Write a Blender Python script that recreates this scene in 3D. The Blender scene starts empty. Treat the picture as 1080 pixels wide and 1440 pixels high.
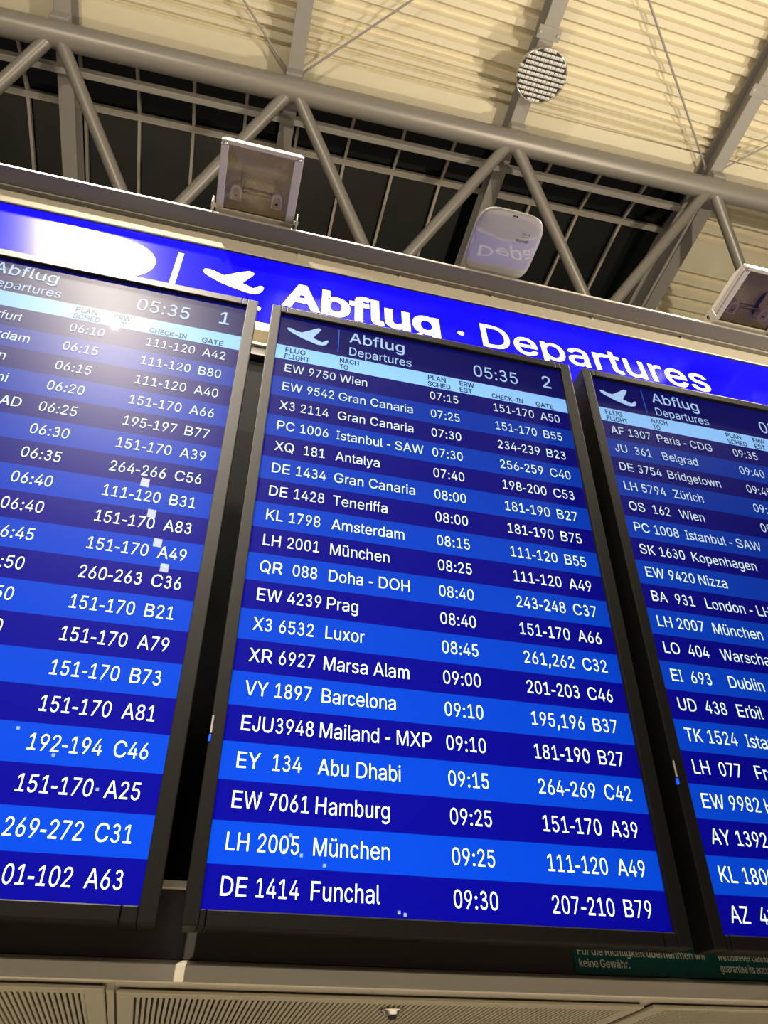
import bpy, bmesh, math, random
from mathutils import Vector, Matrix
from mathutils.geometry import tessellate_polygon
random.seed(7)
SC = bpy.context.scene
COL = SC.collection
R = math.radians

# ------------------------------------------------------------------ camera
cam_d = bpy.data.cameras.new('camera'); cam = bpy.data.objects.new('camera', cam_d); COL.objects.link(cam)
cam_d.sensor_fit = 'VERTICAL'; cam_d.sensor_height = 24.0
cam_d.lens = 1066.918 / 1440.0 * 24.0
cam_d.clip_start = 0.02; cam_d.clip_end = 200
rt = Vector((0.9694630, -0.2442083, -0.0224440)); up = Vector((-0.1514761, -0.6682704, 0.7283335)); fw = Vector((0.1928638, 0.7026926, 0.6848552))
cam.matrix_world = Matrix(((rt.x, up.x, -fw.x, 0), (rt.y, up.y, -fw.y, 0), (rt.z, up.z, -fw.z, 1.6), (0, 0, 0, 1)))
SC.camera = cam

# ------------------------------------------------------------------ view, world, lights
SC.view_settings.view_transform = 'Standard'; SC.view_settings.look = 'None'
SC.view_settings.exposure = 0.0; SC.view_settings.gamma = 1.0; SC.view_settings.use_curve_mapping = False
w = bpy.data.worlds.new('night'); SC.world = w; w.use_nodes = True
w.node_tree.nodes['Background'].inputs[0].default_value = (1.0, 0.86, 0.68, 1)
w.node_tree.nodes['Background'].inputs[1].default_value = 0.08

def lamp(kind, loc, target, power, color, **kw):
    d = bpy.data.lights.new(kind.lower() + '_lamp', kind); o = bpy.data.objects.new(kind.lower() + '_lamp', d); COL.objects.link(o)
    d.energy = power; d.color = color
    for k, v in kw.items(): setattr(d, k, v)
    o.location = loc
    o.rotation_euler = (Vector(target) - Vector(loc)).to_track_quat('-Z', 'Y').to_euler()
    return o
WARM = (1.0, 0.87, 0.66)
# floodlights of the hall that wash the ceiling from the right and from the front
lamp('SPOT', (3.2, -0.9, 2.4), (1.0, 1.0, 6.9), 410, WARM, spot_size=R(100), spot_blend=0.6, shadow_soft_size=0.05)
lamp('SPOT', (3.9, 0.85, 2.5), (0.6, 0.9, 6.9), 330, WARM, spot_size=R(95), spot_blend=0.6, shadow_soft_size=0.05)
lamp('SPOT', (-1.6, -2.4, 2.6), (-1.2, 0.4, 6.6), 330, WARM, spot_size=R(95), spot_blend=0.8, shadow_soft_size=0.06)
# lamp high on the left: its image burns out the left end of the glossy sign
lamp('SPOT', (-1.25, -0.57, 6.45), (-0.60, 1.17, 3.58), 2600, (1.0, 0.90, 0.76), spot_size=R(30), spot_blend=1.0, shadow_soft_size=0.09)
# lamp further back, mirrored as a small bright spot in the left screen
lamp('SPOT', (-0.99, -1.93, 5.63), (-0.30, 0.98, 2.97), 2000, (1.0, 0.88, 0.72), spot_size=R(30), spot_blend=1.0, shadow_soft_size=0.035)
# added unseen downlights above the camera: floor bounce brightens soffit and rail
for x in (-2.4, 0.4, 3.2): lamp('SPOT', (x, 0.30, 6.40), (x, 0.0, 0), 900, (1.0, 0.88, 0.70), spot_size=R(125), spot_blend=0.5, shadow_soft_size=0.1)
# small lamps far down the hall; their images sit on the glass of the screens
def dots(spots, aim, size, power, color):
    for q in spots: lamp('AREA', q, aim, power, color, size=size)
dots([(-0.83, -5.03, 5.94),(-0.72, -5.15, 5.67),(-0.61, -5.25, 5.44),(-0.95, -4.9, 6.23)], (-0.2, 1.0, 2.4), 0.085, 4.5, (0.95, 0.97, 1.0))
dots([(-2.87, -11.3, 5.15), (-2.26, -11.47, 4.81), (-1.48, -11.64, 4.36), (1.71, -11.72, 3.63), (2.0, -11.69, 3.57), (2.4, -11.65, 3.43), (3.66, -11.44, 2.77), (3.76, -11.42, 2.74), (1.19, -11.66, 4.45), (1.79, -11.68, 3.87)], (0.2, 1.1, 2.1), 0.05, 1.6, (0.6, 0.8, 1.0))

# ------------------------------------------------------------------ materials
def mat(name, col, rough=0.5, metal=0.0, spec=0.5, coat=0.0, noise=0.0, scale=40.0, bump=0.0, stretch=(1, 1, 1)):
    m = bpy.data.materials.new(name); m.use_nodes = True
    nt = m.node_tree; b = nt.nodes['Principled BSDF']
    b.inputs['Base Color'].default_value = (*col, 1); b.inputs['Roughness'].default_value = rough
    b.inputs['Metallic'].default_value = metal; b.inputs['Specular IOR Level'].default_value = spec
    b.inputs['Coat Weight'].default_value = coat; b.inputs['Coat Roughness'].default_value = 0.01
    if noise or bump:
        tc = nt.nodes.new('ShaderNodeTexCoord'); mp = nt.nodes.new('ShaderNodeMapping'); mp.inputs['Scale'].default_value = stretch
        nz = nt.nodes.new('ShaderNodeTexNoise'); nz.inputs['Scale'].default_value = scale; nz.inputs['Detail'].default_value = 4
        nt.links.new(tc.outputs['Object'], mp.inputs[0]); nt.links.new(mp.outputs[0], nz.inputs['Vector'])
        if noise:
            mx = nt.nodes.new('ShaderNodeMix'); mx.data_type = 'RGBA'
            mx.inputs[6].default_value = (*[max(0, c * (1 - noise)) for c in col], 1); mx.inputs[7].default_value = (*[min(1, c * (1 + noise)) for c in col], 1)
            nt.links.new(nz.outputs['Fac'], mx.inputs[0]); nt.links.new(mx.outputs[2], b.inputs['Base Color'])
        if bump:
            bp = nt.nodes.new('ShaderNodeBump'); bp.inputs['Strength'].default_value = bump; bp.inputs['Distance'].default_value = 0.004
            nt.links.new(nz.outputs['Fac'], bp.inputs['Height']); nt.links.new(bp.outputs[0], b.inputs['Normal'])
    return m
def emis(name, col, strength=1.0, rough=0.3, spec=0.5, coat=0.0, base=(0.01, 0.01, 0.01), lcd=None):
    """Something that gives off light under a glossy front. lcd=(a, b): a liquid crystal panel is dimmer seen at a slant."""
    m = mat(name, base, rough, 0, spec, coat); nt = m.node_tree; b = nt.nodes['Principled BSDF']
    b.inputs['Emission Color'].default_value = (*col, 1); b.inputs['Emission Strength'].default_value = strength
    if lcd:
        lw = nt.nodes.new('ShaderNodeLayerWeight'); lw.inputs['Blend'].default_value = 0.5
        mr = nt.nodes.new('ShaderNodeMapRange'); mr.inputs['From Min'].default_value = 0.05; mr.inputs['From Max'].default_value = 0.40
        mr.inputs['To Min'].default_value = lcd[0] * strength; mr.inputs['To Max'].default_value = lcd[1] * strength
        nt.links.new(lw.outputs['Facing'], mr.inputs['Value']); nt.links.new(mr.outputs[0], b.inputs['Emission Strength'])
    return m
M = {}
M['deck'] = mat('cream painted sheet', (0.78, 0.71, 0.53), 0.55, noise=0.05, scale=6)
M['steel'] = mat('grey painted steel', (0.32, 0.30, 0.28), 0.42, noise=0.06, scale=20)
M['tube'] = mat('grey metallic tube paint', (0.28, 0.26, 0.235), 0.40, metal=0.25, noise=0.05, scale=30)
M['alu'] = mat('aluminium glazing bar', (0.50, 0.46, 0.40), 0.38, metal=0.4)
M['night'] = mat('black night glass', (0.002, 0.004, 0.004), 0.05, spec=0.55)
M['fascia'] = mat('shaded taupe sheet', (0.085, 0.074, 0.055), 0.6, metal=0.0, noise=0.05, scale=50)  # shade under the ledge is put into this darkened colour
M['trim'] = mat('champagne aluminium trim', (0.66, 0.60, 0.47), 0.36, metal=0.1, noise=0.06, scale=14)
M['lip'] = mat('lit ledge edge', (0.34, 0.31, 0.24), 0.45, noise=0.05, scale=14)  # lighter copy for the ledge fronts, light on them put into the colour
M['rail'] = mat('brushed aluminium rail', (0.62, 0.56, 0.44), 0.36, metal=0.2, noise=0.12, scale=60, stretch=(0.08, 1, 1))
M['soffit'] = mat('beige painted soffit', (0.46, 0.41, 0.29), 0.5, noise=0.04, scale=30)
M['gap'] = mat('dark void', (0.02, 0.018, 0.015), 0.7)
M['bezel'] = mat('black brown plastic', (0.007, 0.0062, 0.005), 0.42, spec=0.18, noise=0.1, scale=200)
M['black'] = mat('black plastic', (0.006, 0.006, 0.006), 0.5)
M['board'] = mat('black enamelled board', (0.003, 0.003, 0.003), 0.7, spec=0.03)
M['bronze'] = mat('dark bronze sheet', (0.050, 0.043, 0.036), 0.40, metal=0.4, noise=0.1, scale=10)
M['white'] = mat('white plastic', (0.26, 0.248, 0.252), 0.5, spec=0.1, coat=1.0)
M['white'].node_tree.nodes['Principled BSDF'].inputs['Coat IOR'].default_value = 1.65
M['ink'] = mat('dark grey print', (0.06, 0.055, 0.06), 0.5)
M['teal'] = mat('dark teal vinyl', (0.004, 0.060, 0.052), 0.35)
M['print'] = mat('pale print', (0.62, 0.60, 0.50), 0.5)
M['chrome'] = mat('chrome', (0.75, 0.72, 0.66), 0.12, metal=1.0)
M['floor'] = mat('polished stone floor', (0.55, 0.52, 0.47), 0.4, noise=0.2, scale=3)
M['reflector'] = mat('hammered aluminium reflector', (0.86, 0.82, 0.68), 0.30, metal=0.7, scale=220, bump=1.0, noise=0.15)
M['ceramic'] = mat('tan ceramic', (0.55, 0.42, 0.22), 0.4)
M['flood'] = mat('cream grey powder coat', (0.28, 0.255, 0.215), 0.4, noise=0.04, scale=40)
M['pyramid'] = mat('bright white enamel', (0.95, 0.94, 0.93), 0.25)
LCD = (1.0, 0.30)
def disp(name, col, s=1.0): return emis(name, col, s, rough=0.34, spec=0.045, coat=0.09, base=(0.002, 0.002, 0.002), lcd=LCD)
M['row_dark'] = disp('screen row navy', (0.001, 0.001, 0.38))
M['row_light'] = disp('screen row blue', (0.0, 0.085, 0.90))
M['head'] = disp('screen header navy', (0.010, 0.010, 0.31))
M['strip'] = disp('screen column strip', (0.85, 1.75, 3.1))
M['txt'] = disp('screen white lettering', (1.9, 2.3, 2.5))
M['htxt'] = disp('screen pale blue lettering', (1.3, 1.9, 2.8))
M['stxt'] = disp('screen strip lettering', (0.008, 0.012, 0.07))
M['line'] = disp('screen divider line', (0.12, 0.5, 2.2))
M['led'] = emis('blue status light', (0.0, 0.06, 1.0), 2.5)
SIGNR = 0.20
M['sign'] = emis('backlit blue acrylic', (0.004, 0.0, 1.0), 1.0, rough=SIGNR, spec=0.035, base=(0.004, 0.004, 0.05))
M['signw'] = emis('backlit white acrylic', (1.0, 1.0, 1.0), 1.6, rough=SIGNR, spec=0.035, base=(0.3, 0.3, 0.3))
M['signc'] = emis('backlit pale cyan acrylic', (0.45, 0.88, 1.0), 0.95, rough=SIGNR, spec=0.035, base=(0.2, 0.3, 0.3))
def clear_glass():
    m = bpy.data.materials.new('clear lamp glass'); m.use_nodes = True; nt = m.node_tree
    nt.nodes.remove(nt.nodes['Principled BSDF'])
    t = nt.nodes.new('ShaderNodeBsdfTransparent'); t.inputs[0].default_value = (0.88, 0.85, 0.76, 1)
    g = nt.nodes.new('ShaderNodeBsdfGlossy'); g.inputs['Roughness'].default_value = 0.05
    f = nt.nodes.new('ShaderNodeFresnel'); f.inputs[0].default_value = 1.22
    x = nt.nodes.new('ShaderNodeMixShader'); nt.links.new(f.outputs[0], x.inputs[0]); nt.links.new(t.outputs[0], x.inputs[1]); nt.links.new(g.outputs[0], x.inputs[2])
    nt.links.new(x.outputs[0], nt.nodes['Material Output'].inputs[0]); return m
M['glass'] = clear_glass()

# ------------------------------------------------------------------ mesh helpers
class MB:
    def __init__(s): s.v = []; s.f = []; s.m = []; s.s = []; s.mats = []
    def mi(s, m):
        if m not in s.mats: s.mats.append(m)
        return s.mats.index(m)
    def add(s, vs, fs, m, smooth=False):
        o = len(s.v); k = s.mi(m); s.v += [tuple(v) for v in vs]
        for f in fs: s.f.append(tuple(i + o for i in f)); s.m.append(k); s.s.append(smooth)
        return s
    def box(s, a, b, m):
        x0, y0, z0 = a; x1, y1, z1 = b
        vs = [(x0, y0, z0), (x1, y0, z0), (x1, y1, z0), (x0, y1, z0), (x0, y0, z1), (x1, y0, z1), (x1, y1, z1), (x0, y1, z1)]
        return s.add(vs, [(0, 3, 2, 1), (4, 5, 6, 7), (0, 1, 5, 4), (1, 2, 6, 5), (2, 3, 7, 6), (3, 0, 4, 7)], m)
    def prism(s, a, b, wdt, hgt, m, upv=(0, 0, 1)):
        """rectangular bar from a to b"""
        a = Vector(a); b = Vector(b); d = (b - a).normalized(); sd = d.cross(Vector(upv)).normalized(); u = sd.cross(d)
        vs = []
        for p in (a, b):
            for i, j in ((-1, -1), (1, -1), (1, 1), (-1, 1)): vs.append(p + sd * (i * wdt / 2) + u * (j * hgt / 2))
        return s.add(vs, [(0, 1, 2, 3), (7, 6, 5, 4), (0, 4, 5, 1), (1, 5, 6, 2), (2, 6, 7, 3), (3, 7, 4, 0)], m)
    def tube(s, a, b, r, m, n=16, r2=None):
        a = Vector(a); b = Vector(b); d = (b - a).normalized(); q = d.to_track_quat('Z', 'Y'); r2 = r if r2 is None else r2
        vs = []
        for p, rr in ((a, r), (b, r2)):
            for i in range(n):
                t = 2 * math.pi * i / n; vs.append(p + q @ Vector((rr * math.cos(t), rr * math.sin(t), 0)))
        fs = [(i, (i + 1) % n, n + (i + 1) % n, n + i) for i in range(n)]
        s.add(vs, fs, m, True); s.add(vs[:n], [tuple(range(n - 1, -1, -1))], m); return s.add(vs[n:], [tuple(range(n))], m)
    def lathe(s, prof, m, n=32, c=(0, 0, 0)):
        vs = []
        for r, z in prof:
            for i in range(n):
                t = 2 * math.pi * i / n; vs.append((c[0] + r * math.cos(t), c[1] + r * math.sin(t), c[2] + z))
        fs = []
        for k in range(len(prof) - 1):
            for i in range(n): fs.append((k * n + i, k * n + (i + 1) % n, (k + 1) * n + (i + 1) % n, (k + 1) * n + i))
        return s.add(vs, fs, m, True)
    def extrude(s, poly, axis_fn, d0, d1, m):
        """poly: 2D outline, axis_fn(u, v, d) -> point"""
        n = len(poly); vs = [axis_fn(u, v, d0) for u, v in poly] + [axis_fn(u, v, d1) for u, v in poly]
        tri = tessellate_polygon([[Vector((u, v, 0)) for u, v in poly]])
        fs = [tuple(t) for t in tri] + [tuple(n + i for i in reversed(t)) for t in tri] + [(i, (i + 1) % n, n + (i + 1) % n, n + i) for i in range(n)]
        return s.add(vs, fs, m)
    def build(s, name, parent=None, bevel=0.0, seg=2, loc=None):
        me = bpy.data.meshes.new(name); me.from_pydata(s.v, [], s.f)
        for m in s.mats: me.materials.append(m)
        me.polygons.foreach_set('material_index', s.m); me.polygons.foreach_set('use_smooth', s.s)
        bm = bmesh.new(); bm.from_mesh(me); bmesh.ops.recalc_face_normals(bm, faces=bm.faces[:]); bm.to_mesh(me); bm.free()
        me.update()
        o = bpy.data.objects.new(name, me); COL.objects.link(o)
        if parent: o.parent = parent
        if loc: o.location = loc
        if bevel:
            b = o.modifiers.new('bevel', 'BEVEL'); b.width = bevel; b.segments = seg; b.limit_method = 'ANGLE'; b.angle_limit = R(40)
        return o
def tag(o, label, cat=None, group=None, kind=None):
    if label: o['label'] = label
    if cat: o['category'] = cat
    if group: o['group'] = group
    if kind: o['kind'] = kind
    return o
def empty(name, loc, label, cat, group=None, rot=(0, 0, 0)):
    o = bpy.data.objects.new(name, None); COL.objects.link(o); o.location = loc; o.rotation_euler = rot; o.empty_display_size = 0.1
    return tag(o, label, cat, group)

# ------------------------------------------------------------------ lettering: glyph outlines as polylines (em = 1000/0.7)
GL = {
40: (273,[[(89,207,92,264,101,324,114,384,132,441,153,494,177,539,236,539,212,485,191,428,174,370,161,313,154,258,151,207,154,161,160,115,172,67,188,16,209,-38,236,-96,177,-96,139,-21,111,55,95,131)]]),
41: (273,[[(37,-96,64,-37,86,18,102,69,113,116,120,162,122,207,119,258,112,313,99,370,82,428,62,485,37,539,97,539,121,494,142,441,159,384,173,323,181,264,184,207,178,130,161,53,134,-22,97,-96)]]),
44: (188,[[(38,-119,68,71,137,71,84,-119)]]),
45: (453,[[(337,244,337,188,114,188,114,244)]]),
46: (188,[[(95,-4,78,-1,63,9,53,24,50,41,53,59,63,73,78,83,95,87,113,83,128,73,138,59,141,41,138,24,128,9,113,-1)]]),
48: (453,[[(227,-7,174,1,130,24,95,62,69,113,53,178,48,254,53,330,69,395,95,447,130,484,174,508,227,516,279,508,323,484,358,447,384,395,400,330,405,254,400,178,384,113,359,62,323,24,279,1),(227,50,261,56,290,74,313,103,330,144,340,194,344,254,340,314,330,365,313,405,290,435,261,453,227,460,192,453,163,435,140,405,123,365,113,314,109,254,113,194,123,144,140,103,163,74,192,56)]]),
49: (453,[[(76,0,76,55,391,55,391,0)],[(276,509,276,0,212,0,212,448,209,448,86,358,86,427,198,509)]]),
50: (453,[[(64,0,64,47,234,229,282,282,299,305,311,327,318,348,320,371,317,397,308,419,293,436,273,449,250,457,224,460,196,457,172,447,153,433,139,413,130,390,127,362,66,362,71,405,86,442,111,473,143,496,182,511,225,516,268,511,306,497,337,474,361,445,376,411,381,372,378,345,371,318,357,290,336,259,267,180,153,60,153,57,389,57,389,0)]]),
51: (460,[[(86,417,99,446,122,474,152,496,186,509,222,514,258,509,292,496,322,474,345,446,359,413,364,377,359,341,345,308,322,280,292,258,258,245,223,240,165,240,165,300,221,300,244,303,264,311,280,323,293,339,301,357,304,377,301,397,293,415,280,431,264,443,244,451,222,454,200,451,180,443,164,431,151,415,141,393)],[(209,302,226,300,264,295,304,280,338,256,365,224,382,187,388,146,382,105,365,68,338,36,304,12,264,-3,222,-8,180,-3,140,12,106,36,79,68,63,101,118,126,130,100,146,80,168,65,194,55,222,52,250,55,276,65,298,80,314,100,325,122,328,146,325,170,314,192,298,212,276,227,250,237,218,240,201,242)]]),
52: (453,[[(40,105,40,158,247,509,311,509,109,166,109,163,413,163,413,105)],[(282,0,282,121,282,146,282,318,343,318,343,0)]]),
53: (453,[[(221,-7,178,-2,140,11,108,32,83,60,66,93,60,130,122,130,127,108,138,89,154,73,173,60,196,52,221,50,250,53,276,64,298,82,314,104,324,131,328,162,324,193,314,221,297,244,275,262,248,273,218,277,192,275,167,268,145,258,128,246,67,253,96,509,366,509,366,452,151,452,134,301,136,301,155,315,178,325,203,331,229,334,263,330,294,321,321,306,345,285,364,260,379,231,388,199,391,163,385,117,369,76,343,41,309,15,268,-1)]]),
54: (453,[[(226,-7,182,-1,142,15,109,40,84,74,69,115,64,162,68,199,80,239,102,285,137,340,252,509,322,509,175,296,179,299,196,307,214,312,235,314,278,309,316,295,346,271,370,240,384,201,389,157,384,112,368,73,343,39,310,14,271,-2),(226,48,254,52,279,63,299,79,314,101,324,128,327,157,324,187,314,213,299,235,279,251,254,262,226,265,198,262,174,252,153,235,138,214,128,188,125,158,128,128,138,102,153,79,174,63,198,52)],[(175,296,151,261,145,261,154,275,165,288)]]),
55: (453,[[(97,0,323,448,323,452,62,452,62,509,391,509,391,449,165,0)]]),
56: (453,[[(226,-7,178,-2,136,11,101,33,74,62,57,96,52,135,55,166,65,195,81,220,101,241,125,256,153,265,153,267,119,282,93,308,76,342,70,380,75,417,90,450,114,477,146,498,184,511,226,516,269,511,306,498,337,477,361,450,377,417,382,380,376,342,359,308,333,282,300,267,300,265,327,256,351,241,372,220,387,195,397,166,401,135,395,96,378,62,352,33,317,11,275,-2),(226,49,258,52,285,60,307,74,323,91,333,113,337,139,333,165,322,189,305,208,283,223,256,232,226,235,196,232,169,223,147,208,130,189,119,165,115,139,119,113,129,91,145,74,167,60,195,52),(226,290,252,292,274,300,293,313,307,330,316,351,319,376,316,399,308,420,294,437,275,449,252,457,226,460,200,457,177,449,159,437,145,420,136,399,133,376,136,351,145,330,159,313,178,300,201,292)]]),
57: (453,[[(226,516,271,510,310,494,343,468,368,434,384,393,389,347,385,309,373,270,350,224,315,168,200,0,130,0,277,213,273,210,257,202,238,196,218,195,175,199,137,214,106,237,83,269,68,307,64,352,69,397,85,436,110,469,143,494,182,510),(226,460,199,457,174,446,154,429,138,407,129,381,125,352,129,322,138,295,154,274,174,257,199,247,226,243,254,247,279,257,299,273,314,295,324,321,327,350,324,381,314,407,299,429,279,446,254,457)],[(277,213,301,248,307,248,299,234,287,221)]]),
58: (188,[[(95,-4,78,-1,63,9,53,24,50,41,53,59,63,73,78,83,95,87,113,83,128,73,138,59,141,41,138,24,128,9,113,-1)],[(95,271,78,274,63,284,53,299,50,316,53,334,63,349,78,359,95,362,113,359,128,349,138,334,141,316,138,299,128,284,113,274)]]),
65: (480,[[(16,0,201,509,276,509,463,0,395,0,287,302,264,372,239,456,213,371,191,302,85,0)],[(239,456,232,478,245,478)],[(110,142,110,199,370,199,370,142)]]),
66: (456,[[(60,0,60,509,241,509,289,504,329,491,359,469,381,442,394,410,398,374,395,344,387,320,373,301,356,286,336,275,315,267,315,262,339,257,363,245,385,227,402,203,414,173,418,136,413,100,400,67,377,39,344,18,301,4,247,0),(125,57,245,57,296,63,330,80,349,105,355,137,352,161,342,184,327,203,306,218,279,228,248,231,125,231),(125,285,238,285,265,288,288,296,308,309,323,326,333,348,336,372,330,403,313,429,283,446,240,452,125,452)]]),
67: (510,[[(267,-7,205,1,150,25,104,63,70,115,48,179,40,254,48,329,70,393,104,445,150,484,205,508,267,516,305,513,340,504,373,490,402,471,427,447,448,418,463,385,473,348,408,348,401,373,389,395,375,413,357,428,337,440,315,449,292,454,267,456,223,450,184,432,150,403,125,364,109,314,103,254,109,194,125,145,151,105,184,76,223,59,267,53,292,55,315,60,337,69,357,81,375,96,389,114,401,136,408,160,473,160,463,124,448,91,428,62,402,38,373,19,341,5,305,-4)]]),
68: (502,[[(219,0,96,0,96,57,215,57,272,63,318,81,354,110,379,149,394,198,399,255,394,312,379,361,354,399,320,428,275,446,221,452,93,452,93,509,225,509,294,501,353,478,385,455,412,426,433,391,455,329,462,255,455,181,433,119,411,83,384,54,351,31,291,8)],[(125,509,125,0,60,0,60,509)]]),
69: (419,[[(60,0,60,509,372,509,372,452,125,452,125,286,355,286,355,229,125,229,125,57,375,57,375,0)]]),
70: (410,[[(60,0,60,509,369,509,369,452,125,452,125,278,346,278,346,221,125,221,125,0)]]),
71: (520,[[(269,-7,205,1,149,25,104,64,69,116,47,179,40,254,47,329,69,393,103,445,149,484,203,508,265,516,304,513,340,504,374,489,403,469,429,445,449,416,465,384,474,349,408,349,399,372,387,393,373,411,356,427,337,439,315,448,291,454,265,456,222,450,183,432,150,404,125,364,109,314,103,254,109,194,125,145,151,105,184,76,224,59,269,53,309,57,345,71,374,93,396,123,410,160,415,199,283,199,283,256,478,256,478,200,471,141,451,91,419,50,377,19,326,0)]]),
72: (517,[[(60,0,60,509,125,509,125,289,392,289,392,509,457,509,457,0,392,0,392,232,125,232,125,0)]]),
73: (300,[[(31,0,31,57,118,57,118,452,31,452,31,509,269,509,269,452,183,452,183,57,269,57,269,0)]]),
74: (396,[[(185,-7,143,-2,106,11,75,33,52,63,38,100,33,145,33,173,98,173,98,145,104,104,122,74,149,56,185,50,220,56,248,74,266,104,272,145,272,509,336,509,336,145,332,100,318,63,294,33,263,11,227,-2)]]),
75: (467,[[(104,145,104,216,139,261,174,303,212,344,364,509,448,509,231,276,228,276)],[(60,0,60,509,125,509,125,334,124,225,125,193,125,0)],[(372,0,188,259,228,309,449,0)]]),
76: (393,[[(60,0,60,509,125,509,125,57,361,57,361,0)]]),
77: (628,[[(60,0,60,509,152,509,277,187,287,159,299,123,311,84,315,73,318,83,330,121,342,158,352,187,476,509,568,509,568,0,504,0,504,291,504,327,505,369,506,413,507,436,498,409,482,363,467,322,456,291,342,0,286,0,170,291,159,321,145,361,129,408,120,435,120,416,121,372,122,328,122,291,122,0)],[(120,435,112,457,119,457)],[(507,436,507,457,513,457)],[(315,73,322,49,307,49)]]),
78: (523,[[(60,0,60,509,136,509,343,183,363,151,388,107,403,76,401,108,399,157,399,195,399,509,463,509,463,0,387,0,202,290,177,331,148,381,120,431,122,384,124,328,125,291,125,0)],[(120,431,108,452,119,454)],[(403,76,414,55,405,54)]]),
79: (533,[[(267,-7,205,1,150,25,105,63,70,115,48,179,40,254,48,329,70,393,105,445,150,484,205,508,267,516,329,508,384,484,429,445,464,393,486,329,493,254,486,179,464,115,429,63,384,25,329,1),(267,53,310,59,349,76,383,105,408,144,425,194,430,254,425,314,408,365,383,404,349,433,310,450,267,456,223,450,184,433,151,404,125,364,109,314,103,254,109,194,125,144,151,105,184,76,223,59)]]),
80: (445,[[(60,0,60,509,235,509,289,503,332,487,366,462,390,430,404,391,409,348,404,304,390,265,366,233,332,207,289,191,235,186,125,186,125,0),(125,242,233,242,269,246,297,256,318,272,333,294,342,319,344,348,342,376,333,402,318,423,297,439,268,449,232,452,125,452)],[(125,186,109,186,109,242,125,242)]]),
81: (533,[[(245,159,313,159,369,85,384,65,468,-48,401,-48,346,27,331,46)],[(267,-7,205,1,150,25,105,63,70,115,48,179,40,254,48,329,70,393,105,445,150,484,205,508,267,516,329,508,384,484,429,445,464,393,486,329,493,254,486,179,464,115,429,63,384,25,329,1),(267,53,310,59,349,76,383,105,408,144,425,194,430,254,425,314,408,365,383,404,349,433,310,450,267,456,223,450,184,433,151,404,125,364,109,314,103,254,109,194,125,144,151,105,184,76,223,59)]]),
82: (449,[[(60,0,60,509,236,509,290,504,333,489,367,465,390,433,405,395,409,352,405,309,390,271,367,240,333,217,289,203,236,198,125,198,125,0),(125,255,234,255,269,258,298,267,319,281,334,300,342,324,345,352,342,380,334,405,319,425,298,440,269,449,233,452,125,452)],[(125,198,96,198,96,255,125,255)],[(353,0,230,229,303,229,428,0)]]),
83: (447,[[(224,-9,172,-4,128,9,91,31,64,60,46,96,38,137,104,137,110,110,123,88,142,71,166,59,194,52,224,49,257,52,286,60,311,74,329,92,341,114,346,139,342,161,332,179,316,193,296,205,245,222,184,239,128,260,86,289,67,313,56,341,52,372,58,413,75,448,102,476,138,498,180,511,227,516,275,511,316,498,351,476,377,449,394,415,401,378,337,378,326,412,302,437,267,453,225,459,194,456,167,448,145,435,129,418,118,398,115,376,119,352,131,334,148,319,169,308,212,293,264,279,312,264,336,252,359,238,379,220,395,198,405,171,408,139,403,99,386,64,360,34,323,11,278,-4)]]),
84: (449,[[(32,452,32,509,417,509,417,452,257,452,257,0,193,0,193,452)]]),
85: (517,[[(259,-8,203,-2,154,15,114,43,85,80,66,124,60,173,60,509,124,509,124,178,128,144,141,113,160,87,187,68,220,56,259,52,298,56,331,68,357,87,377,113,389,144,393,178,393,509,457,509,457,173,451,124,433,80,403,43,363,15,315,-2)]]),
86: (480,[[(204,0,16,509,84,509,192,206,215,137,241,52,267,138,290,206,395,509,463,509,278,0)],[(241,52,248,31,235,31)]]),
87: (686,[[(155,0,16,509,82,509,163,196,175,145,187,94,193,61,200,94,211,145,224,196,306,509,380,509,462,196,474,145,486,94,492,62,499,94,510,145,523,196,603,509,670,509,530,0,455,0,368,323,351,391,343,437,335,395,318,323,230,0)],[(343,437,336,475,350,475)],[(492,62,497,40,488,40)],[(193,61,197,40,189,40)]]),
88: (474,[[(18,0,200,260,29,509,104,509,178,400,204,361,223,329,238,302,252,329,272,361,298,400,374,509,446,509,276,263,456,0,382,0,292,129,268,165,250,195,237,218,225,196,206,166,182,129,91,0)],[(237,218,230,231,244,231)],[(276,263,259,239,259,287)],[(200,260,217,284,217,236)]]),
89: (472,[[(203,0,203,208,16,509,91,509,192,344,222,292,237,260,251,293,280,344,381,509,455,509,268,208,268,0)],[(237,260,250,230,224,230)]]),
90: (438,[[(42,0,42,46,273,385,306,431,323,453,285,452,223,452,40,452,40,509,397,509,397,462,169,129,134,81,114,55,152,57,214,57,399,57,399,0)],[(114,55,97,33,90,54)],[(323,453,341,476,348,454)]]),
97: (389,[[(160,-9,126,-5,94,5,68,22,48,45,35,73,30,108,34,138,43,161,58,179,78,193,100,203,125,211,178,220,234,227,252,230,265,235,273,243,276,255,276,257,273,279,267,297,256,311,240,322,220,329,196,331,171,329,149,322,132,313,118,301,107,288,100,274,41,291,57,322,79,346,104,364,133,375,163,382,194,384,239,379,263,372,286,360,306,343,322,320,333,290,337,251,337,0,277,0,277,52,272,52,252,25,236,12,215,1,190,-6),(170,45,202,49,228,59,248,74,263,93,272,115,276,138,276,190,259,182,231,176,200,171,175,168,134,159,117,150,103,139,95,124,92,105,94,87,102,72,114,61,130,52,149,47)]]),
98: (424,[[(229,-8,198,-5,172,4,153,17,138,31,118,59,112,59,112,0,53,0,53,509,114,509,114,319,118,319,137,346,152,360,171,373,197,381,229,384,274,378,313,361,345,332,370,293,385,245,390,189,385,133,370,84,346,45,313,16,274,-2),(220,47,253,51,279,66,301,88,316,117,325,151,328,189,325,227,316,261,301,290,280,311,253,325,220,330,188,325,161,312,140,291,125,263,116,229,113,189,116,150,125,115,140,86,162,65,188,51)]]),
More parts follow.
